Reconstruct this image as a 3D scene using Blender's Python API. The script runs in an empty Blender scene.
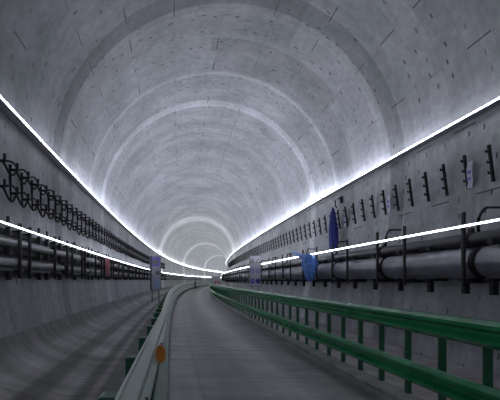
import bpy, math, random
from mathutils import Matrix, Vector
random.seed(7)
C = bpy.context.scene.collection
sc = bpy.context.scene
PI = math.pi

# ------------------------------------------------------------------ camera, world, exposure
FPX, VX, VY = 361.0, 166.0, 280.0           # focal length in pixels, vanishing point of the near tunnel axis (500 x 400 frame)
EYE = 1.8
cam = bpy.data.objects.new('camera', bpy.data.cameras.new('camera'))
C.objects.link(cam)
cam.location = (0, 0, EYE)
cam.rotation_euler = (PI/2, 0, 0)
cam.data.sensor_width = 36
cam.data.lens = FPX*36/500
cam.data.shift_x = (250-VX)/500                # the photograph is cropped off the lens axis: verticals stay upright
cam.data.shift_y = (VY-200)/500
cam.data.clip_start = 0.05
cam.data.clip_end = 1000
sc.camera = cam
w = bpy.data.worlds.new('world'); sc.world = w; w.use_nodes = True
w.node_tree.nodes['Background'].inputs[0].default_value = (0.5, 0.55, 0.65, 1)
w.node_tree.nodes['Background'].inputs[1].default_value = 0.12
sc.view_settings.view_transform = 'Standard'
sc.view_settings.look = 'None'
sc.view_settings.gamma = 1
sc.view_settings.use_curve_mapping = False
sc.view_settings.exposure = 0.0
sc.cycles.use_denoising = True
sc.cycles.max_bounces = 5
sc.cycles.diffuse_bounces = 4
sc.cycles.sample_clamp_indirect = 6
STRIP_UP, STRIP_LOW = 64.0, 24.0             # radiance of the four LED strips

# ------------------------------------------------------------------ tunnel frame: X across, s along the curved axis, z up
RC = 480.0
def P(X, s, z):
    r = RC-X
    return Vector((RC-r*math.cos(s/RC), r*math.sin(s/RC), z))
def F(X, s, z=0.0):
    return Matrix.Translation(P(X, s, z)) @ Matrix.Rotation(-s/RC, 4, 'Z')
CX, SPR, RAD = 1.64, 5.25, 5.07                # arch centre, springline height, radius
def wall_x(z, side):                         # the side walls draw in a little below the springline
    d = max(0.0, SPR-z)
    return CX+side*(RAD-0.02*d*d)

# ------------------------------------------------------------------ mesh helpers
class MB:
    def __init__(self): self.v = []; self.f = []; self.uv = None
    def box(self, x0, x1, y0, y1, z0, z1, M=None):
        n = len(self.v)
        p = [(x0,y0,z0),(x1,y0,z0),(x1,y1,z0),(x0,y1,z0),(x0,y0,z1),(x1,y0,z1),(x1,y1,z1),(x0,y1,z1)]
        self.v += [tuple(M @ Vector(q)) if M else q for q in p]
        self.f += [tuple(n+i for i in q) for q in ((0,3,2,1),(4,5,6,7),(0,1,5,4),(1,2,6,5),(2,3,7,6),(3,0,4,7))]
        return self
    def tube(self, pts, r, k=8, cap=True):
        pts = [Vector(p) for p in pts]; n = len(self.v); m = len(pts)
        for i, p in enumerate(pts):
            t = (pts[min(i+1, m-1)]-pts[max(i-1, 0)]).normalized()
            up = Vector((0,0,1)) if abs(t.z) < .93 else Vector((1,0,0))
            a = t.cross(up).normalized(); b = a.cross(t)
            rr = r[i] if isinstance(r, (list, tuple)) else r
            for j in range(k):
                q = p+a*rr*math.cos(2*PI*j/k)+b*rr*math.sin(2*PI*j/k)
                self.v.append(tuple(q))
        for i in range(m-1):
            for j in range(k):
                self.f.append((n+i*k+j, n+i*k+(j+1)%k, n+(i+1)*k+(j+1)%k, n+(i+1)*k+j))
        if cap:
            self.f.append(tuple(n+j for j in range(k))[::-1]); self.f.append(tuple(n+(m-1)*k+j for j in range(k)))
        return self
    def rings(self, rows, closed=True, cap=True):          # rows: lists of points, equal length
        n = len(self.v); k = len(rows[0])
        for r in rows: self.v += [tuple(p) for p in r]
        for i in range(len(rows)-1):
            for j in range(k if closed else k-1):
                self.f.append((n+i*k+j, n+i*k+(j+1)%k, n+(i+1)*k+(j+1)%k, n+(i+1)*k+j))
        if closed and cap:
            self.f.append(tuple(n+j for j in range(k))[::-1]); self.f.append(tuple(n+(len(rows)-1)*k+j for j in range(k)))
        return self
    def prism_y(self, poly, y0, y1):                       # poly in (x, z)
        return self.rings([[(a, y0, b) for a, b in poly], [(a, y1, b) for a, b in poly]])
    def build(self, name, mat, parent=None, M=None, smooth=False, bevel=0):
        me = bpy.data.meshes.new(name)
        me.from_pydata(self.v, [], self.f); me.update()
        me.materials.append(mat)
        if smooth:
            for p in me.polygons: p.use_smooth = True
        o = bpy.data.objects.new(name, me); C.objects.link(o)
        if M is not None: o.matrix_world = M
        if parent is not None: o.parent = parent
        if bevel:
            b = o.modifiers.new('bevel', 'BEVEL'); b.width = bevel; b.segments = 2; b.limit_method = 'ANGLE'
        if smooth and bevel: pass
        return o

def tag(o, label, cat, group=None):
    o['label'] = label; o['category'] = cat
    if group: o['group'] = group
    return o
def thing(name, label, cat, M=None, group=None):
    o = bpy.data.objects.new(name, None); C.objects.link(o); o.empty_display_size = .1
    if M is not None: o.matrix_world = M
    return tag(o, label, cat, group)
def copy_tree(o, M, label=None):
    kids = list(o.children)
    r = o.copy(); C.objects.link(r); r.matrix_world = M
    if label: r['label'] = label
    for ch in kids:
        c = ch.copy(); C.objects.link(c); c.parent = r
        for g in list(ch.children):
            d = g.copy(); C.objects.link(d); d.parent = c
    return r
def sweep(name, prof, svals, mat, uvx=None, closed=False, smooth=True, parent=None, kind=None):
    """prof: list of (X, z); swept along the curved axis; UV = (uvx, s)"""
    k = len(prof); me = bpy.data.meshes.new(name)
    v = [tuple(P(X, s, z)) for s in svals for X, z in prof]
    f = []; uvs = []
    U = uvx or [X for X, z in prof]
    for i in range(len(svals)-1):
        for j in range(k if closed else k-1):
            j2 = (j+1) % k
            f.append((i*k+j, (i+1)*k+j, (i+1)*k+j2, i*k+j2))
            uvs += [(U[j], svals[i]), (U[j], svals[i+1]), (U[j2], svals[i+1]), (U[j2], svals[i])]
    if closed:
        n = (len(svals)-1)*k
        f.append(tuple(range(k))); uvs += [(U[j], svals[0]) for j in range(k)]
        f.append(tuple(n+j for j in range(k))[::-1]); uvs += [(U[j], svals[-1]) for j in range(k)][::-1]
    me.from_pydata(v, [], f); me.update()
    ul = me.uv_layers.new(name='UVMap')
    for i, q in enumerate(uvs): ul.data[i].uv = q
    me.materials.append(mat)
    for p in me.polygons: p.use_smooth = smooth and len(p.vertices) == 4
    o = bpy.data.objects.new(name, me); C.objects.link(o)
    if parent is not None: o.parent = parent
    if kind: o['kind'] = kind
    return o
def srange(a, b, near=0.5, far=2.0):
    out = [a]; 
    while out[-1] < b-1e-6:
        st = near if out[-1] < 40 else far
        out.append(min(b, out[-1]+st))
    return out

# ------------------------------------------------------------------ materials
class NT:
    def __init__(self, name):
        self.m = bpy.data.materials.new(name); self.m.use_nodes = True
        self.t = self.m.node_tree; self.b = self.t.nodes['Principled BSDF']
    def new(self, typ, **kw):
        n = self.t.nodes.new(typ)
        for k, v in kw.items(): setattr(n, k, v)
        return n
    def link(self, a, b): self.t.links.new(a, b)
    def put(self, sock, v):
        if hasattr(v, 'node'): self.link(v, sock)
        else: sock.default_value = v
    def math(self, op, a, b=0.0, c=0.0, clamp=False):
        n = self.new('ShaderNodeMath', operation=op); n.use_clamp = clamp
        self.put(n.inputs[0], a); self.put(n.inputs[1], b); self.put(n.inputs[2], c)
        return n.outputs[0]
    def remap(self, v, a, b, c=0.0, d=1.0, smooth=True):
        n = self.new('ShaderNodeMapRange'); n.interpolation_type = 'SMOOTHSTEP' if smooth else 'LINEAR'
        self.put(n.inputs[0], v)
        for i, q in enumerate((a, b, c, d)): n.inputs[i+1].default_value = q
        return n.outputs[0]
    def band(self, v, a, b, soft):                          # 1 inside a..b
        return self.math('MULTIPLY', self.remap(v, a-soft, a+soft), self.remap(v, b-soft, b+soft, 1, 0))
    def noise(self, vec, scale, detail=3, rough=.55, dims='3D'):
        n = self.new('ShaderNodeTexNoise', noise_dimensions=dims)
        if vec is not None: self.put(n.inputs['Vector'], vec)
        n.inputs['Scale'].default_value = scale; n.inputs['Detail'].default_value = detail; n.inputs['Roughness'].default_value = rough
        return n.outputs['Fac']
    def uv(self):
        n = self.new('ShaderNodeUVMap'); s = self.new('ShaderNodeSeparateXYZ'); self.link(n.outputs[0], s.inputs[0])
        return n.outputs[0], s.outputs[0], s.outputs[1]
    def comb(self, x, y, z=0.0):
        n = self.new('ShaderNodeCombineXYZ'); self.put(n.inputs[0], x); self.put(n.inputs[1], y); self.put(n.inputs[2], z); return n.outputs[0]
    def mix(self, f, a, b):
        n = self.new('ShaderNodeMix', data_type='RGBA'); self.put(n.inputs[0], f); self.put(n.inputs[6], a); self.put(n.inputs[7], b); return n.outputs[2]
    def scale(self, col, f):
        n = self.new('ShaderNodeVectorMath', operation='SCALE'); self.put(n.inputs[0], col if hasattr(col, 'node') else col[:3]); self.put(n.inputs['Scale'], f); return n.outputs[0]
    def obj(self): return self.new('ShaderNodeTexCoord').outputs['Object']
    def bump(self, h, strength=.3, dist=.02):
        n = self.new('ShaderNodeBump'); n.inputs['Strength'].default_value = strength; n.inputs['Distance'].default_value = dist
        self.put(n.inputs['Height'], h); self.link(n.outputs[0], self.b.inputs['Normal'])

def simple(name, col, rough=.5, metal=0.0, var=.25, scale=9.0, spec=.5, dust=None, bump=0):
    t = NT(name); t.b.inputs['Roughness'].default_value = rough; t.b.inputs['Metallic'].default_value = metal
    t.b.inputs['Specular IOR Level'].default_value = spec
    n = t.noise(t.obj(), scale, 4)
    col = (*col, 1)
    c = t.scale(col, t.remap(n, .3, .7, 1-var, 1+var, False))
    if dust:
        d = t.noise(t.obj(), scale*.35, 5, .7)
        c = t.mix(t.remap(d, .42, .66), c, (*dust, 1))
    t.put(t.b.inputs['Base Color'], c)
    if bump: t.bump(n, bump, .01)
    return t.m

def emitter(name, col, strength, near=.13, peak=1.2, far=.92):
    t = NT(name)
    t.b.inputs['Base Color'].default_value = (.8, .8, .8, 1)
    t.b.inputs['Emission Color'].default_value = (*col, 1)
    uv, x, s = t.uv()                                       # emission shaped along s for effect: upward tapes dimmer nearby, lenses brighter
    n = t.noise(t.obj(), 1.3, 1)
    t.put(t.b.inputs['Emission Strength'], t.math('MULTIPLY', t.remap(n, .3, .7, strength*.92, strength*1.08, False), t.math('MULTIPLY', t.remap(s, 6, 18, near, peak), t.remap(s, 24, 45, 1, far))))
    return t.m

def lining(name, walls=False):
    t = NT(name); uv, a, s = t.uv()                          # a = angle round the arch in degrees, s = metres along
    r = t.math('DIVIDE', t.math('SUBTRACT', s, 7.3), .68)
    k = t.math('FLOOR', r); fr = t.math('SUBTRACT', r, k)
    par = t.math('ABSOLUTE', t.math('MODULO', k, 2.0))
    # longitudinal joints, staggered ring by ring
    j = t.math('FRACT', t.math('ADD', t.math('DIVIDE', t.math('SUBTRACT', a, t.math('MULTIPLY_ADD', par, 17.9, 17.9)), 35.8), 4.5))
    jd = t.math('ABSOLUTE', t.math('SUBTRACT', j, .5))
    wn = t.new('ShaderNodeTexWhiteNoise', noise_dimensions='2D'); t.put(wn.inputs['Vector'], t.comb(k, t.math('FLOOR', t.math('DIVIDE', a, 35.8))))
    jl = t.math('MULTIPLY', t.remap(jd, .003, .0065, 1, 0), t.remap(wn.outputs['Value'], .3, .6, .25, .9))
    jl = t.math('MULTIPLY', jl, t.band(fr, .05, .95, .01))
    # ring joints, faint
    rl = t.math('MULTIPLY', t.math('ADD', t.remap(fr, .0, .035, 1, 0), t.remap(fr, .965, 1, 0, 1), clamp=True), .16)
    # bolt pockets: short slots that run round the ring
    pa = t.math('DIVIDE', a, 4.1); pk = t.math('FLOOR', pa); pf = t.math('SUBTRACT', pa, pk)
    wp = t.new('ShaderNodeTexWhiteNoise', noise_dimensions='3D'); t.put(wp.inputs['Vector'], t.comb(pk, k, 3.0))
    wq = t.new('ShaderNodeTexWhiteNoise', noise_dimensions='3D'); t.put(wq.inputs['Vector'], t.comb(pk, k, 9.0))
    off = t.math('MULTIPLY_ADD', wq.outputs['Value'], .5, .25)
    px = t.remap(t.math('ABSOLUTE', t.math('SUBTRACT', fr, off)), .02, .045, 1, 0)
    pz = t.remap(t.math('ABSOLUTE', t.math('SUBTRACT', pf, .5)), .13, .2, 1, 0)
    pk_on = t.math('MULTIPLY', t.remap(wp.outputs['Value'], .3, .8, 0, 1, False), .95)
    pl = t.math('MULTIPLY', t.math('MULTIPLY', px, pz), pk_on)
    # per-ring tone, the damp / pale rings, and far arcs of light painted in
    wr = t.new('ShaderNodeTexWhiteNoise', noise_dimensions='1D'); t.put(wr.inputs['W'], k)
    tone = t.remap(wr.outputs['Value'], 0, 1, .93, 1.07, False)
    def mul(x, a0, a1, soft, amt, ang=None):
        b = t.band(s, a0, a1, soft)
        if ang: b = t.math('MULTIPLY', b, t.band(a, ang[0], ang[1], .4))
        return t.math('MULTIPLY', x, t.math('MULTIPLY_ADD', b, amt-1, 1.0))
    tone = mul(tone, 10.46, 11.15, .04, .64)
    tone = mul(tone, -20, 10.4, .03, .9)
    tone = mul(tone, -20, 12.4, .5, .8, (62, 190))  # crown and left side of the near stretch set darker
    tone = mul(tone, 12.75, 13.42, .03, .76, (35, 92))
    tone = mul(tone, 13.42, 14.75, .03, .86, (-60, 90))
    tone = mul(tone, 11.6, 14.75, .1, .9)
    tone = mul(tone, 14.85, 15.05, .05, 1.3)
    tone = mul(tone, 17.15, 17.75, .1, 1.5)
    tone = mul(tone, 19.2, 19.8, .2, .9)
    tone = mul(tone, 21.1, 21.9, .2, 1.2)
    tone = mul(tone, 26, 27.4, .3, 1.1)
    for s0 in (48.3, 83, 125): tone = mul(tone, s0, s0+4.0, 1.6, 1.8)  # soft glow of the far arcs, painted into the lining colour
    # mottling: stretched along the ring, and water runs
    ob = t.obj()
    n1 = t.noise(ob, .55, 5, .6); n2 = t.noise(ob, 5, 4, .6)
    st = t.noise(t.comb(t.math('MULTIPLY', a, .03), t.math('MULTIPLY', s, 2.6)), 1.6, 4, .6)
    tone = t.math('MULTIPLY', tone, t.remap(n1, .3, .7, .78, 1.18, False))
    tone = t.math('MULTIPLY', tone, t.remap(n2, .3, .7, .84, 1.14, False))
    tone = t.math('MULTIPLY', tone, t.remap(st, .3, .7, .84 if walls else .93, 1.14 if walls else 1.05, False))
    dark = t.math('SUBTRACT', 1.0, t.math('ADD', t.math('ADD', jl, t.math('MULTIPLY', rl, .8)), pl), clamp=True)
    tone = t.math('MULTIPLY', tone, t.math('MULTIPLY_ADD', dark, .88, .12))
    base = t.mix(t.remap(n1, .35, .65), (.30, .315, .335, 1), (.33, .33, .36, 1))
    base = t.mix(t.remap(s, 36, 50), base, (.335, .345, .335, 1))
    if walls: base = t.mix(.05, base, (.22, .22, .235, 1))
    t.put(t.b.inputs['Base Color'], t.scale(base, tone))
    t.b.inputs['Roughness'].default_value = .62
    t.b.inputs['Specular IOR Level'].default_value = .5
    h = t.math('ADD', t.math('MULTIPLY', dark, .6), t.math('MULTIPLY', n2, .5))
    t.bump(h, .35, .02)
    return t.m

def floor_mat():
    t = NT('concrete_road'); uv, x, s = t.uv()
    ob = t.obj()
    n1 = t.noise(ob, .9, 5, .6); n2 = t.noise(ob, 11, 4, .6)
    lon = t.noise(t.comb(t.math('MULTIPLY', x, 3.2), t.math('MULTIPLY', s, .07)), 1.0, 4, .6)
    lat = t.noise(t.comb(t.math('MULTIPLY', x, .3), t.math('MULTIPLY', s, 2.4)), 1.0, 4, .7)
    tone = t.remap(n1, .3, .7, .82, 1.15, False)
    tone = t.math('MULTIPLY', tone, t.remap(n2, .3, .7, .93, 1.07, False))
    tone = t.math('MULTIPLY', tone, t.remap(lon, .3, .7, .7, 1.28, False))
    tone = t.math('MULTIPLY', tone, t.remap(lat, .3, .7, .68, 1.26, False))
    l2 = t.noise(t.comb(t.math('MULTIPLY', x, .5), t.math('MULTIPLY', s, 6.5), 4.0), 1.0, 3, .6)
    tone = t.math('MULTIPLY', tone, t.remap(l2, .55, .7, 1.0, .72, False))
    def mul(tt, b, amt): return t.math('MULTIPLY', tt, t.math('MULTIPLY_ADD', b, amt-1, 1.0))
    tone = mul(tone, t.band(x, .06, .5, .05), 1.28)          # pale slab along the left rail
    tone = mul(tone, t.band(x, .85, 1.5, .15), .62)           # tyre track
    tone = mul(tone, t.band(x, 2.35, 3.3, .25), .7)
    tone = mul(tone, t.band(x, 1.75, 2.2, .15), 1.35)
    tone = mul(tone, t.band(x, .54, .56, .006), .6)        # seam
    tone = mul(tone, t.math('MULTIPLY', t.band(s, 9.22, 9.3, .02), t.band(x, -.02, 3.4, .02)), .5)           # cross joint
    fr = t.math('FRACT', t.math('DIVIDE', s, 1.49))
    tone = mul(tone, t.math('MULTIPLY', t.band(fr, .47, .5, .01), t.band(x, -.05, 3.4, .05)), .72)
    # streaks along the strip between left rail and wall
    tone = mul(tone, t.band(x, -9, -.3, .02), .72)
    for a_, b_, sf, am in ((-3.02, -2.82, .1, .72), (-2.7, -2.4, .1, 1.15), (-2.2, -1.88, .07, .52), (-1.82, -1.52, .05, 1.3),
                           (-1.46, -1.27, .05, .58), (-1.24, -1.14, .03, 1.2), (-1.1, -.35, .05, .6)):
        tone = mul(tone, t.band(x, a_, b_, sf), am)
    base = t.mix(t.remap(n1, .35, .65), (.27, .268, .265, 1), (.33, .318, .328, 1))
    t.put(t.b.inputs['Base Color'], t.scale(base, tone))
    t.put(t.b.inputs['Roughness'], t.math('ADD', t.remap(lon, .3, .7, .34, .56, False), t.remap(x, -.3, -.1, .25, 0)))
    t.b.inputs['Specular IOR Level'].default_value = .4
    t.bump(t.math('ADD', n2, t.math('MULTIPLY', lat, .6)), .3, .01)
    return t.m

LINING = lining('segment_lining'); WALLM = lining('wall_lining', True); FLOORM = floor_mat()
KERB = simple('kerb_concrete', (.2, .215, .2), .75, var=.3, scale=3, bump=.3)
BLACK = simple('black_steel', (.01, .01, .013), .6, var=.4, spec=.25)
BLACKC = simple('black_rubber_cable', (.012, .011, .015), .8, var=.4, spec=.2)
PIPE = simple('grey_painted_pipe', (.13, .13, .17), .33, var=.3, scale=2, dust=(.18, .18, .2))
DARKPIPE = simple('dark_painted_pipe', (.018, .018, .024), .45, var=.3, scale=2)
LPIPE = simple('dull_grey_pipe', (.3, .3, .32), .35, var=.25, scale=2)
GREEN = simple('green_painted_steel', (.008, .18, .068), .24, var=.25, scale=4, dust=(.02, .24, .09))
DGREEN = simple('dark_green_steel', (.008, .085, .042), .4, var=.25, scale=5)
PALEGREEN = simple('pale_green_steel', (.3, .4, .36), .35, var=.14, scale=3, dust=(.4, .47, .43))
ORANGE = simple('orange_reflector_plastic', (.95, .32, .05), .3, var=.15)
BOLT = simple('bolt_steel', (.03, .05, .045), .4, metal=.5)
BLUE = simple('royal_blue_cloth', (.008, .018, .14), .8, var=.3, scale=14)
LBLUE = simple('light_blue_plastic_sheet', (.07, .19, .55), .45, var=.45, scale=9)
PINK = simple('pink_cloth', (.55, .2, .24), .8, var=.2)
PAPER = simple('white_paper', (.5, .5, .62), .7, var=.1, scale=30)
SIGNW = simple('white_sign_face', (.42, .42, .5), .5, var=.08)
SIGNG = simple('pale_grey_sign_face', (.36, .35, .44), .5, var=.25, scale=4)
SIGNB = simple('blue_sign_paint', (.05, .05, .4), .5, var=.05)
SIGNK = simple('black_sign_paint', (.02, .02, .025), .5, var=.05)
SIGNY = simple('pale_warning_sign_paint', (.5, .52, .4), .5, var=.05)
SIGNR = simple('red_sign_paint', (.5, .09, .1), .5, var=.05)
GREY = simple('grey_steel', (.16, .16, .19), .45, var=.2)
VIOLET = simple('violet_marking', (.16, .14, .5), .6, var=.1)
LED_UP = emitter('led_light_upper', (.86, .9, 1.0), STRIP_UP)
LED_LENS = emitter('led_lens', (.88, .91, 1.0), 22.0, 1.0, .6, .6)
LED_LOW = emitter('led_light_lower', (.9, .92, 1.0), STRIP_LOW)

# ------------------------------------------------------------------ the tunnel itself
S0, S1 = -24.0, 250.0
SV = srange(S0, S1, .75, 2.5)
arch = []; au = []
for i in range(97):
    a = PI*i/96
    arch.append((CX+RAD*math.cos(a), SPR+RAD*math.sin(a))); au.append(180*i/96)
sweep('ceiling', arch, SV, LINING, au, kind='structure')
def wall_prof(side, zb):
    n = 26; pr = []; u = []
    for i in range(n+1):
        z = SPR+(zb-SPR)*i/n
        pr.append((wall_x(z, side), z)); d = (SPR-z)/RAD*180/PI
        u.append(-d if side > 0 else 180+d)
    return pr, u
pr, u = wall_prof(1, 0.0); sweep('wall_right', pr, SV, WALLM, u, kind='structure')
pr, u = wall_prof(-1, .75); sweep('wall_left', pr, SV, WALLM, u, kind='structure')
xl = wall_x(.75, -1)
fl = [(xl, .75), (xl+.14, .5), (xl+.35, .33), (xl+.62, .2), (xl+.95, .1), (-1.75, .04), (-1.55, .0)]
fu = [X for X, z in fl]
fl2 = fl+[(-1.0, 0), (-.5, 0), (0, 0), (1, 0), (2, 0), (3, 0), (4, 0), (5, 0), (wall_x(0, 1), 0)]
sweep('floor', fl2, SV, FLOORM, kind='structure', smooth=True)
sweep('trim_1', [(3.38, .0), (3.38, .05), (3.42, .07), (3.72, .07), (3.74, .0)], SV, KERB, closed=True, smooth=False, kind='structure')
sweep('trim_2', [(-.36, .0), (-.36, .06), (-.02, .06), (.02, .0)], SV, KERB, closed=True, smooth=False, kind='structure')

# ------------------------------------------------------------------ LED strips
def led_strip(name, X, z, side, label, mat, s0, s1, hw=.03, back=.06, rise=.022):
    t = thing(name, label, 'light strip', F(X, s0, z), 'LED strips along the walls')
    inv = t.matrix_world.inverted()
    d = -side                                              # towards the room
    a = sweep('lens', [(X, z-hw), (X+d*.022, z-hw), (X+d*.026, z), (X+d*.022, z+hw), (X, z+hw)], srange(s0, s1, 1, 2), LED_LENS, closed=True, smooth=False)
    e = sweep('upward_led_tape', [(X-d*.045, z+hw+.002), (X+d*.01, z+hw+.002), (X+d*.01, z+hw+.006), (X-d*.045, z+hw+.006+rise)][::-1], srange(s0, s1, 1, 2), mat, closed=True, smooth=False)  # added emitter, unseen from below, lighting the lining above the strip
    b = sweep('mounting_channel', [(X-.0*d, z-hw-.012), (X, z+hw), (X-d*back, z+hw), (X-d*back, z-hw-.012)],
              srange(s0, s1, 1, 2), GREY, closed=True, smooth=False)  # made deep on the upper strips to keep light off the wall below
    for o in (e,): o.parent = t; o.matrix_parent_inverse = inv
    for o in (a, b): o.parent = t; o.matrix_parent_inverse = inv
    return t
led_strip('light_strip', -3.2, 5.28, -1, 'long white LED strip along the left wall at the foot of the arch', LED_UP, S0, S1, .008, .25, .046)
led_strip('light_strip', 6.49, 5.37, 1, 'long white LED strip along the right wall at the foot of the arch', LED_UP, S0, S1, .008, .25, .028)
led_strip('light_strip', -2.93, 2.82, -1, 'lower white LED strip above the pipe rack on the left wall', LED_LOW, S0, S1, .007)
led_strip('light_strip', 5.56, 2.81, 1, 'lower white LED strip above the large pipe on the right wall', LED_LOW, S0, S1, .007)

# ------------------------------------------------------------------ guardrails
def wbeam(X, z0, h, face, dp=.085):                                 # face = +1 bulges towards +X
    q = [(0, 0), (.005, .03), (dp, .17), (dp, .31), (.005, .44), (.005, .56), (dp, .69), (dp, .83), (.005, .97), (0, 1)]
    fr = [(X+face*a, z0+h*b) for a, b in q]
    bk = [(X+face*(a-.012), z0+h*b) for a, b in q][::-1]
    return fr+bk
def rail_sweep(name, fx, z0, h, face, sv, mat):
    """W-beam whose line X = fx(s) may drift a little"""
    rows = [[P(X, s, z) for X, z in wbeam(fx(s), z0, h, face, .085 if face < 0 else .05)] for s in sv]
    return MB().rings(rows).build(name, mat)
def guardrail(label, fx, face, mat, pmat, s_posts, s0, s1, post_top, px, beams):
    t = thing('guardrail', label, 'guardrail', F(fx(s_posts[0]), s_posts[0], 0))
    inv = t.matrix_world.inverted()
    sv = srange(s0, s1, .75, 1.5)
    for nm, z0, h, dx in beams:
        o = rail_sweep(nm, lambda s: fx(s)+dx(s), z0, h, face, sv, mat); o.parent = t; o.matrix_parent_inverse = inv
    hp = .036 if face < 0 else .055
    pm = MB().box(-hp, hp, -hp, hp, 0.02, post_top); first = None
    for s in s_posts:
        if first is None:
            o = pm.build('post', pmat, bevel=.01); first = o
            kids = [MB().box(.0, px-.01, -.04, .04, z0+.06, min(z0+h-.06, post_top-.02)).build('spacer_block', pmat, o) for nm, z0, h, dx in beams]
        else:
            o = first.copy(); C.objects.link(o)
            for k_ in kids:
                c = k_.copy(); C.objects.link(c); c.parent = o
        o.parent = t; o.matrix_parent_inverse = inv
        M = F(fx(s)-face*px, s, 0)
        if face < 0: M = M @ Matrix.Rotation(PI, 4, 'Z')
        o.matrix_basis = M
    return t, inv
zero = lambda s: 0.0
guardrail('double-beam green steel guardrail on square posts along the right side of the road', lambda s: 3.52, -1, GREEN, DGREEN,
          [4.18-.7*5+.7*i for i in range(100)], S0+6, 110, 1.34, .16, (('upper_beam', 1.05, .31, zero), ('lower_beam', .32, .31, zero)))
LX = lambda s: -.19+.11*min(1, max(0, (s-1)/4.0))
LD = lambda s: .07-.05*min(1, max(0, (s-1)/6.0))
gl, gi2 = guardrail('pale green steel guardrail with orange reflector along the left edge of the road', LX, 1, PALEGREEN, DGREEN,
          [1.89+.95*i for i in range(96)], -3, 130, 1.2, .13, (('upper_beam', .98, .38, zero), ('lower_beam', .32, .62, LD)))
def on_rail(o, t, inv, M):
    o.parent = t; o.matrix_parent_inverse = inv; o.matrix_basis = M
o = None
for s in (2.1, 3.9, 6.0, 9.0):
    for z in (1.1, 1.25):
        if o is None: o = MB().tube([(0, 0, 0), (.03, 0, 0)], .018, 8).build('splice_bolt', BOLT)
        else: o = o.copy(); C.objects.link(o)
        on_rail(o, gl, gi2, F(LX(s)+.02, s, z))
rb = MB(); rb.rings([[(.045*math.cos(a), y, .08*math.sin(a)) for a in [i*PI/10 for i in range(20)]] for y in (.012, -.012)])
o = rb.build('reflector', ORANGE); o['label'] = 'orange oval reflector'; on_rail(o, gl, gi2, F(-.058, 3.17, 1.15))

# ------------------------------------------------------------------ ordinals for labels
ORD = ['first', 'second', 'third', 'fourth', 'fifth', 'sixth', 'seventh', 'eighth', 'ninth', 'tenth', 'eleventh', 'twelfth',
       'thirteenth', 'fourteenth', 'fifteenth', 'sixteenth', 'seventeenth', 'eighteenth', 'nineteenth', 'twentieth']

# ------------------------------------------------------------------ right wall: comb brackets
def place_right(z, X, s):
    return F(X, s, z)
def make_bracket():
    t = thing('cable_bracket', 'x', 'bracket', F(0, 0, 0), 'cable brackets on the right wall')
    MB().box(-.05, 0, -.024, .024, -.38, .38).build('bar', BLACK, t, bevel=.006)
    for z in (.24, .02, -.2):
        MB().box(-.11, -.045, -.014, .014, z-.018, z+.018).box(-.11, -.09, -.014, .014, z, z+.045).build('peg', BLACK, t)
    return t
br0 = make_bracket()
n = 0
s = 7.48
while s < 62:
    M = F(6.61, s, 4.19) @ Matrix.Rotation(math.radians(-7), 4, 'Y')
    pass
    lab = f'{ORD[n]} black slotted bracket bar from the near end, high on right wall' if n < 20 else \
        'tiny far-off black bracket bar among many high on the right wall'
    if n == 0: br0.matrix_world = M; br0['label'] = lab
    else: copy_tree(br0, M, lab)
    n += 1; s += .63

# ------------------------------------------------------------------ right wall: pipes on poles
def wall_pipe(name, label, X, z, r, mat, s0, s1, joints, jmat, jr):
    t = thing(name, label, 'pipe', F(X, s0, z)); inv = t.matrix_world.inverted()
    prof = [(X+r*math.cos(2*PI*i/24), z+r*math.sin(2*PI*i/24)) for i in range(24)]
    o = sweep('pipe_barrel', prof, srange(s0, s1, .75, 2), mat, closed=True, smooth=True); o.parent = t; o.matrix_parent_inverse = inv
    first = None
    for s in joints:
        if first is None:
            m = MB(); k = 24
            for (ra, y0, y1) in ((jr, -.04, .04), (jr*.94, -.085, .085)):
                m.rings([[(ra*math.cos(2*PI*i/k), y, ra*math.sin(2*PI*i/k)) for i in range(k)] for y in (y0, y1)])
            m.box(-.03, .03, -.05, .05, jr-.01, jr+.07).box(-.03, .03, -.05, .05, -jr-.05, -jr+.01)
            first = c = m.build('coupling', jmat)
        else:
            c = first.copy(); C.objects.link(c)
        c.parent = t; c.matrix_parent_inverse = inv; c.matrix_basis = F(X, s, z)
    return t
SJ = [6.91-3.03*2+3.03*i for i in range(28)]
wall_pipe('water_pipe', 'thick grey pipe with black couplings running low along the right wall', 6.03, 2.14, .31, PIPE, S0, 120, SJ, BLACK, .335)
wall_pipe('dark_pipe', 'thinner black pipe directly above the thick grey pipe on the right wall', 6.05, 2.60, .14, DARKPIPE, S0, 120, [s_+.4 for s_ in SJ], BLACK, .165)
# hooked arms over the pipes
hk0 = thing('pipe_hook', 'x', 'hook', F(0, 0, 0), 'curved hooks over the pipes')
MB().tube([(0, -.05, .5), (0, .01, .49), (0, .09, .43), (0, .15, .33), (0, .17, .2), (0, .16, .05)], .028, 8).build('curved_arm', BLACK, hk0, smooth=True)
MB().tube([(0, -.04, .5), (.3, -.04, .5)], .022, 8).build('wall_rod', BLACK, hk0)
HK = [7.1+3.15*i for i in range(14)]
for i, s in enumerate(HK):
    lab = f'{ORD[i]} curved black hook from the near end above the right wall pipes' if i < 6 else 'distant curved black hook above the right wall pipes'
    M = F(6.15, s, 2.70)
    if i == 0: hk0.matrix_world = M; hk0['label'] = lab
    else: copy_tree(hk0, M, lab)

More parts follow.
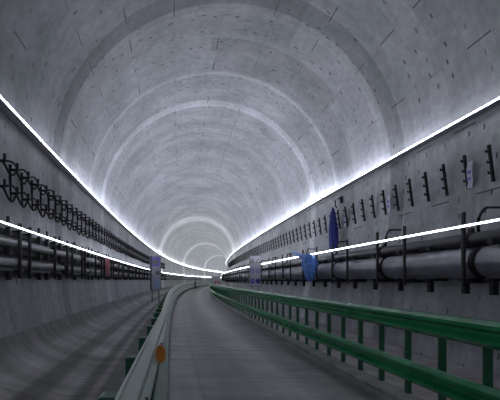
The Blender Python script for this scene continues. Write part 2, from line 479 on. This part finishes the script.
pole_s = [7.87, 9.87, 11.18, 13.12, 14.38, 15.97, 17.73, 19.72, 21.17, 22.86, 24.52, 26.9]
while pole_s[-1] < 90: pole_s.append(pole_s[-1]+1.9)
po0 = thing('pipe_support', 'x', 'pipe support', F(0, 0, 0), 'pipe supports on the right wall')
MB().box(-.026, .026, -.03, .03, 1.68, 3.1).build('upright', BLACK, po0, bevel=.008)
MB().box(0, .58, -.035, .035, 1.74, 1.81).build('bracket_arm', BLACK, po0)
MB().box(0, .6, -.03, .03, 2.46, 2.51).build('bracket_arm', BLACK, po0)
sh0 = thing('pipe_shoe', 'x', 'pipe clamp', F(0, 0, 0), 'short clamps under the right wall pipe')
MB().box(-.05, .05, -.045, .045, 1.53, 1.80).build('drop_leg', BLACK, sh0, bevel=.006)
MB().box(-.12, .35, -.05, .05, 1.775, 1.83).build('saddle', BLACK, sh0)
MB().box(-.07, .07, -.05, .05, 2.44, 2.53).build('top_clip', BLACK, sh0)
for i, s in enumerate(pole_s):
    s *= .891
    M = F(5.66, s, 0)
    k = i
    lab = (f'{ORD[k]} black upright from the near end carrying the pipes on the right wall' if 0 <= k < 14 else
           'distant black upright in the dense row of pipe supports on the right wall')
    if i == 0: po0.matrix_world = M; po0['label'] = lab
    else: copy_tree(po0, M, lab)
shoe_s = [7.08, 7.76, 8.81, 9.97]
while shoe_s[-1] < 60: shoe_s.append(shoe_s[-1]+1.25)
for i, s in enumerate(shoe_s):
    M = F(5.8, s*.92, 0)
    lab = f'{ORD[i]} short black clamp under the thick right pipe, counted from the near end' if i < 14 else 'distant short black clamp under the right wall pipe'
    if i == 0: sh0.matrix_world = M; sh0['label'] = lab
    else: copy_tree(sh0, M, lab)

# ------------------------------------------------------------------ left wall: cable hooks with slack cables
cb0 = thing('cable_hanger', 'x', 'cable hanger', F(0, 0, 0), 'cable hangers on the left wall')
MB().box(0, .05, -.022, .022, -.34, .42).build('bar', BLACK, cb0, bevel=.006)
for z in (.3, -.2):
    MB().box(.03, .2, -.024, .024, z-.025, z+.025).box(.16, .2, -.024, .024, z, z+.14).build('hook_arm', BLACK, cb0)
HS = [7.63+.59*i for i in range(-1, 80)]
for i, s in enumerate(HS):
    M = F(-3.40, s, 3.84)
    k = i
    lab = (f'{ORD[k]} black hanger from the near end holding looped cables high on the left wall' if 0 <= k < 14 else
           'distant black hanger in the crowded cable row high on the left wall')
    if i == 0: cb0.matrix_world = M; cb0['label'] = lab
    else: copy_tree(cb0, M, lab)
def slack(label, z, amp, r, X, ph):
    pts = []
    for i in range(len(HS)-1):
        a, b = HS[i], HS[i+1]
        am = amp*random.uniform(.75, 1.2)
        for q in range(6):
            u_ = q/6
            pts.append(P(X+.03*math.sin(PI*u_), a+(b-a)*u_, z-am*math.sin(PI*u_)+random.uniform(-.006, .006)))
    o = MB().tube(pts, r, 6).build('slack_cable', BLACKC, smooth=True)
    tag(o, label, 'cable', 'slack cables on the left wall')
slack('upper sagging black cable of the top loop row high on the left wall', 4.13, .2, .024, -3.25, 0)
slack('black cable arching upward between hangers in the top loop row, left wall', 4.14, -.07, .022, -3.22, 0)
slack('sagging black cable of the bottom loop row on the left wall hangers', 3.63, .2, .024, -3.25, 0)
slack('black cable arching upward in the bottom loop row, left wall hangers', 3.64, -.07, .022, -3.22, 0)

# ------------------------------------------------------------------ left wall: pipe rack
wall_pipe('rack_pipe', 'upper dull grey pipe in the rack under the left LED strip', -3.1, 2.53, .08, LPIPE, S0, 120, [9.5+3*i for i in range(24)], BLACK, .095)
wall_pipe('rack_pipe', 'lower dull grey pipe at the bottom of the left wall rack', -3.1, 2.14, .08, LPIPE, S0, 120, [10.4+3*i for i in range(24)], BLACK, .095)
def rail(label, z, h=.09, X=-3.14, d=.1):
    o = sweep('rack_rail', [(X, z), (X+d, z), (X+d, z+h), (X, z+h)], srange(S0, 120, 1, 2), BLACK, closed=True, smooth=False)
    tag(o, label, 'rail', 'black rails of the left rack')
rail('black rail just under the lower LED strip of the left rack', 2.66)
rail('middle black rail between the two grey pipes of the left rack', 2.31)
rail('bottom black rail of the left pipe rack', 1.89)
ru0 = thing('rack_upright', 'x', 'rack upright', F(0, 0, 0), 'uprights of the left pipe rack')
MB().box(-.03, .03, -.03, .03, 1.83, 2.93).build('upright', BLACK, ru0, bevel=.006)
MB().box(-.2, .0, -.03, .03, 2.74, 2.79).build('tie_arm', BLACK, ru0)
MB().box(-.12, .0, -.03, .03, 1.95, 2.0).build('tie_arm', BLACK, ru0)
rc0 = thing('rack_clip', 'x', 'rack clip', F(0, 0, 0), 'short clips of the left pipe rack')
for z in (1.8, 2.26, 2.62): MB().box(-.035, .05, -.04, .04, z, z+.17).build('clip_leg', BLACK, rc0)
MB().box(-.2, .02, -.03, .03, 2.86, 2.9).box(-.02, .02, -.03, .03, 2.86, 2.99).build('clip_hook', BLACK, rc0)
pat = 'sPPssPsPPs'; seq = []
ss = [7.58, 8.12, 8.69, 9.34, 9.93, 10.55, 11.06, 11.78, 12.36, 12.73, 13.67, 14.12]
kk = ['s', 'P', 'P', 's', 's', 'P', 's', 'P', 'P', 's', 'P', 'P']
while ss[-1] < 60: ss.append(ss[-1]+.62); kk.append(pat[len(ss) % 10])
cu = cc = 0
for s, k in zip(ss, kk):
    s *= .885
    if k == 'P':
        M = F(-2.98, s, 0)
        lab = f'{ORD[cu]} black upright of the left pipe rack, counted from its near end' if cu < 12 else 'distant black upright in the left pipe rack'
        if cu == 0: ru0.matrix_world = M; ru0['label'] = lab
        else: copy_tree(ru0, M, lab)
        cu += 1
    else:
        M = F(-3.0, s, 0)
        lab = f'{ORD[cc]} set of short black clips from the near end of the left rack' if cc < 8 else 'distant set of short black clips on the left rack'
        if cc == 0: rc0.matrix_world = M; rc0['label'] = lab
        else: copy_tree(rc0, M, lab)
        cc += 1

# ------------------------------------------------------------------ sign boards
def disc(r, y0, y1, cx=0, cz=0, k=20):
    return MB().rings([[(cx+r*math.cos(2*PI*i/k), y, cz+r*math.sin(2*PI*i/k)) for i in range(k)] for y in (y1, y0)])
def tri(r, y0, y1, cx, cz):
    return MB().prism_y([(cx-r, cz-r*.8), (cx+r, cz-r*.8), (cx, cz+r*.9)], y0, y1)
def sign_board(label, M, wd, z0, z1, kind):
    t = thing('sign_board', label, 'sign', M)
    MB().box(-wd/2, wd/2, 0, .04, z0, z1).build('panel', SIGNW if kind != 'grey' else SIGNG, t, bevel=.01)
    fm = MB()
    for x in (-wd/2-.025, wd/2-.025): fm.box(x, x+.05, -.01, .05, z0-.02, z1+.02)
    for z in (z0-.03, z1-.02): fm.box(-wd/2, wd/2, -.01, .05, z, z+.05)
    fm.build('frame', GREY, t)
    for x in (-wd*.32, wd*.32): MB().box(x-.03, x+.03, .05, .11, 0, z1-.1).build('leg', GREY if kind != 'grey' else BLACK, t)
    h = (z1-z0)/3; q = wd*.25; r = min(wd*.21, h*.42)
    if kind == 'full':
        for x in (-q, q):
            tri(r*1.1, -.012, 0, x, z1-h*.5).build('warning_triangle', SIGNK, t)
            tri(r*.6, -.02, -.012, x, z1-h*.52).build('triangle_centre', SIGNY, t)
        for x in (-q, q):
            disc(r, -.012, 0, x, z0+h*1.5).build('round_sign', VIOLET, t)
            disc(r*.72, -.018, -.012, x, z0+h*1.5).build('round_sign_centre', SIGNW, t)
            MB().box(x-r*.35, x-r*.1, -.022, -.018, z0+h*1.5-r*.45, z0+h*1.5+r*.45).box(x+r*.12, x+r*.37, -.022, -.018, z0+h*1.5-r*.45, z0+h*1.5+r*.45).build('speed_digits', VIOLET, t)
        disc(r, -.012, 0, -q, z0+h*.5).build('round_sign', SIGNB, t)
        disc(r*.68, -.018, -.012, -q, z0+h*.55).build('round_sign_centre', SIGNW, t)
        MB().box(-q-.04, -q+.04, -.024, -.018, z0+h*.22, z0+h*.75).build('sign_mark', SIGNB, t)
        disc(r*1.1, -.012, 0, q, z0+h*.5).build('round_sign', SIGNB, t)
        MB().prism_y([(q-.03, z0+h*.75), (q+.03, z0+h*.75), (q+.03, z0+h*.5), (q+.1, z0+h*.5), (q, z0+h*.28), (q-.1, z0+h*.5), (q-.03, z0+h*.5)], -.022, -.012).build('arrow', SIGNK, t)
    elif kind == 'grey':
        MB().box(-wd*.42, wd*.42, -.02, 0, z0+h*2.1, z0+h*2.9).build('plate', VIOLET, t)
        MB().box(-wd*.3, wd*.3, -.03, -.02, z0+h*2.3, z0+h*2.7).build('plate_mark', GREY, t)
        disc(r, -.02, 0, -q*.9, z0+h*1.5).build('round_sign', SIGNW, t)
        disc(r, -.02, 0, q*.9, z0+h*1.5).build('round_sign', GREY, t)
        MB().box(-wd*.1, wd*.44, -.02, 0, z0+h*.15, z0+h*.95).build('pale_plate', simple('pale_blue_plate', (.3, .38, .6), .5), t)
        MB().box(-wd*.46, -wd*.36, -.03, 0, z0, z1).build('black_edge', SIGNK, t)
    else:
        MB().box(-wd*.2, wd*.4, -.02, 0, z0+.12, z0+.95).build('red_plate', SIGNR, t)
        MB().box(-wd*.05, wd*.25, -.03, -.02, z0+.3, z0+.75).build('red_plate_centre', SIGNW, t)
    return t
sign_board('white board of triangular and round blue traffic signs standing by the right wall', F(5.0, 22.6, 0), .69, 1.42, 3.3, 'full')
sign_board('grey violet sign board on legs between left guardrail and left wall', F(-1.75, 29.2, 0), .86, 1.0, 3.74, 'grey')
sign_board('small far white sign board with red plate behind the right guardrail', F(4.4, 55, 0), 1.2, .7, 2.3, 'red')

mp = thing('marker_post', 'thin dark post with pale cap standing at the far bend of the left guardrail', 'post', F(.35, 73, 0))
MB().tube([(0, 0, 0), (0, 0, 1.45)], .12, 10).build('pole', BLACK, mp, smooth=True)
MB().tube([(0, 0, 1.4), (0, 0, 1.75)], [.17, .13], 10).build('cap', SIGNW, mp, smooth=True)

# ------------------------------------------------------------------ cloths, tags
def cloth(name, label, cat, M, rows, folds, mat):
    k = 36; out = []
    for (z, rx, ry, dy, amp) in rows:
        out.append([(rx*(1+amp*math.sin(folds*a+z*2.1))*math.cos(a), dy+ry*(1+amp*math.sin(folds*a+z*2.1))*math.sin(a), z) for a in [2*PI*i/k for i in range(k)]])
    o = MB().rings(out).build(name, mat, M=M, smooth=True)
    return tag(o, label, cat)
cloth('hanging_cloth', 'long royal blue cloth bundle hanging from a hook on the right wall', 'cloth', F(6.34, 14.3, 0),
      [(2.9, .1, .15, .02, .2), (3.02, .13, .17, .0, .2), (3.4, .15, .19, -.02, .16), (3.75, .155, .19, .0, .15), (4.0, .13, .16, .02, .15),
       (4.25, .1, .12, .04, .12), (4.45, .075, .08, .05, .1), (4.6, .04, .04, .06, 0), (4.66, .015, .015, .06, 0)], 7, BLUE)
hk = thing('wall_hook', 'thin black hook above the long royal blue cloth', 'hook', F(6.66, 14.35, 4.7))
MB().tube([(0, 0, .3), (-.12, 0, .3), (-.22, .03, .2), (-.2, .06, .02), (-.14, .06, -.08)], .025, 8).build('hook_rod', BLACK, hk, smooth=True)
MB().box(-.03, .02, -.06, .06, .12, .38).build('wall_plate', BLACK, hk)
k = 30; rows = []
for (z, rx, ry, dy) in ((1.76, .08, .08, -.05), (1.86, .14, .12, -.04), (2.1, .2, .17, -.02), (2.4, .25, .2, .02), (2.6, .24, .25, .08), (2.74, .16, .28, .16), (2.82, .06, .2, .25)):
    rows.append([(rx*(1+.3*math.sin(5*a+z*3)+.12*math.sin(9*a-z*7))*math.cos(a), dy+ry*(1+.22*math.sin(6*a+z*4))*math.sin(a), z) for a in [2*PI*i/k for i in range(k)]])
sh = thing('plastic_sheet', 'light blue plastic sheet knotted over the lower right LED strip and pipe', 'sheet', F(5.36, 14.1, 0))
MB().rings(rows).build('gathered_sheet', LBLUE, sh, smooth=True)
MB().tube([(.0, .15, 2.68), (.0, .7, 2.74), (.0, 1.3, 2.86), (.02, 1.9, 2.98), (.03, 2.4, 3.1)], [.13, .11, .09, .07, .02], 10).build('twisted_tail', LBLUE, sh, smooth=True)
pc = cloth('pink_cloth', 'small pink cloth draped over the left pipe rack below the LED strip', 'cloth', F(-2.86, 15.9, -.38),
      [(2.35, .05, .1, 0, .3), (2.6, .06, .16, .0, .3), (2.85, .07, .24, 0, .25), (3.02, .07, .3, 0, .2), (3.12, .05, .24, 0, .1)], 6, PINK)
def paper_tag(label, s, z, h=.55, wd=.13):
    t = thing('paper_tag', label, 'tag', F(6.6, s, z))
    m = MB(); rows = []
    for i in range(9):
        q = i/8; rows.append([(-.03+.015*math.sin(q*7), -wd/2, h*(q-.5)), (-.03+.015*math.sin(q*7), wd/2, h*(q-.5)), (-.022+.015*math.sin(q*7), wd/2, h*(q-.5)), (-.022+.015*math.sin(q*7), -wd/2, h*(q-.5))])
    m.rings(rows).build('paper', PAPER, t)
    MB().box(-.045, -.03, -wd*.35, wd*.35, .02, .1).build('printed_mark', VIOLET, t)
    MB().box(-.045, -.03, -wd*.2, wd*.4, -.12, -.06).build('printed_mark', VIOLET, t)
paper_tag('long white tag with violet marks beside a bracket, nearest of the tags on right wall', 8.0, 4.1, .58)
paper_tag('white tag with violet marks on the right wall, second nearest', 11.0, 4.1, .5)
paper_tag('faint whitish tag just right of the long blue cloth', 13.85, 4.05, .45)
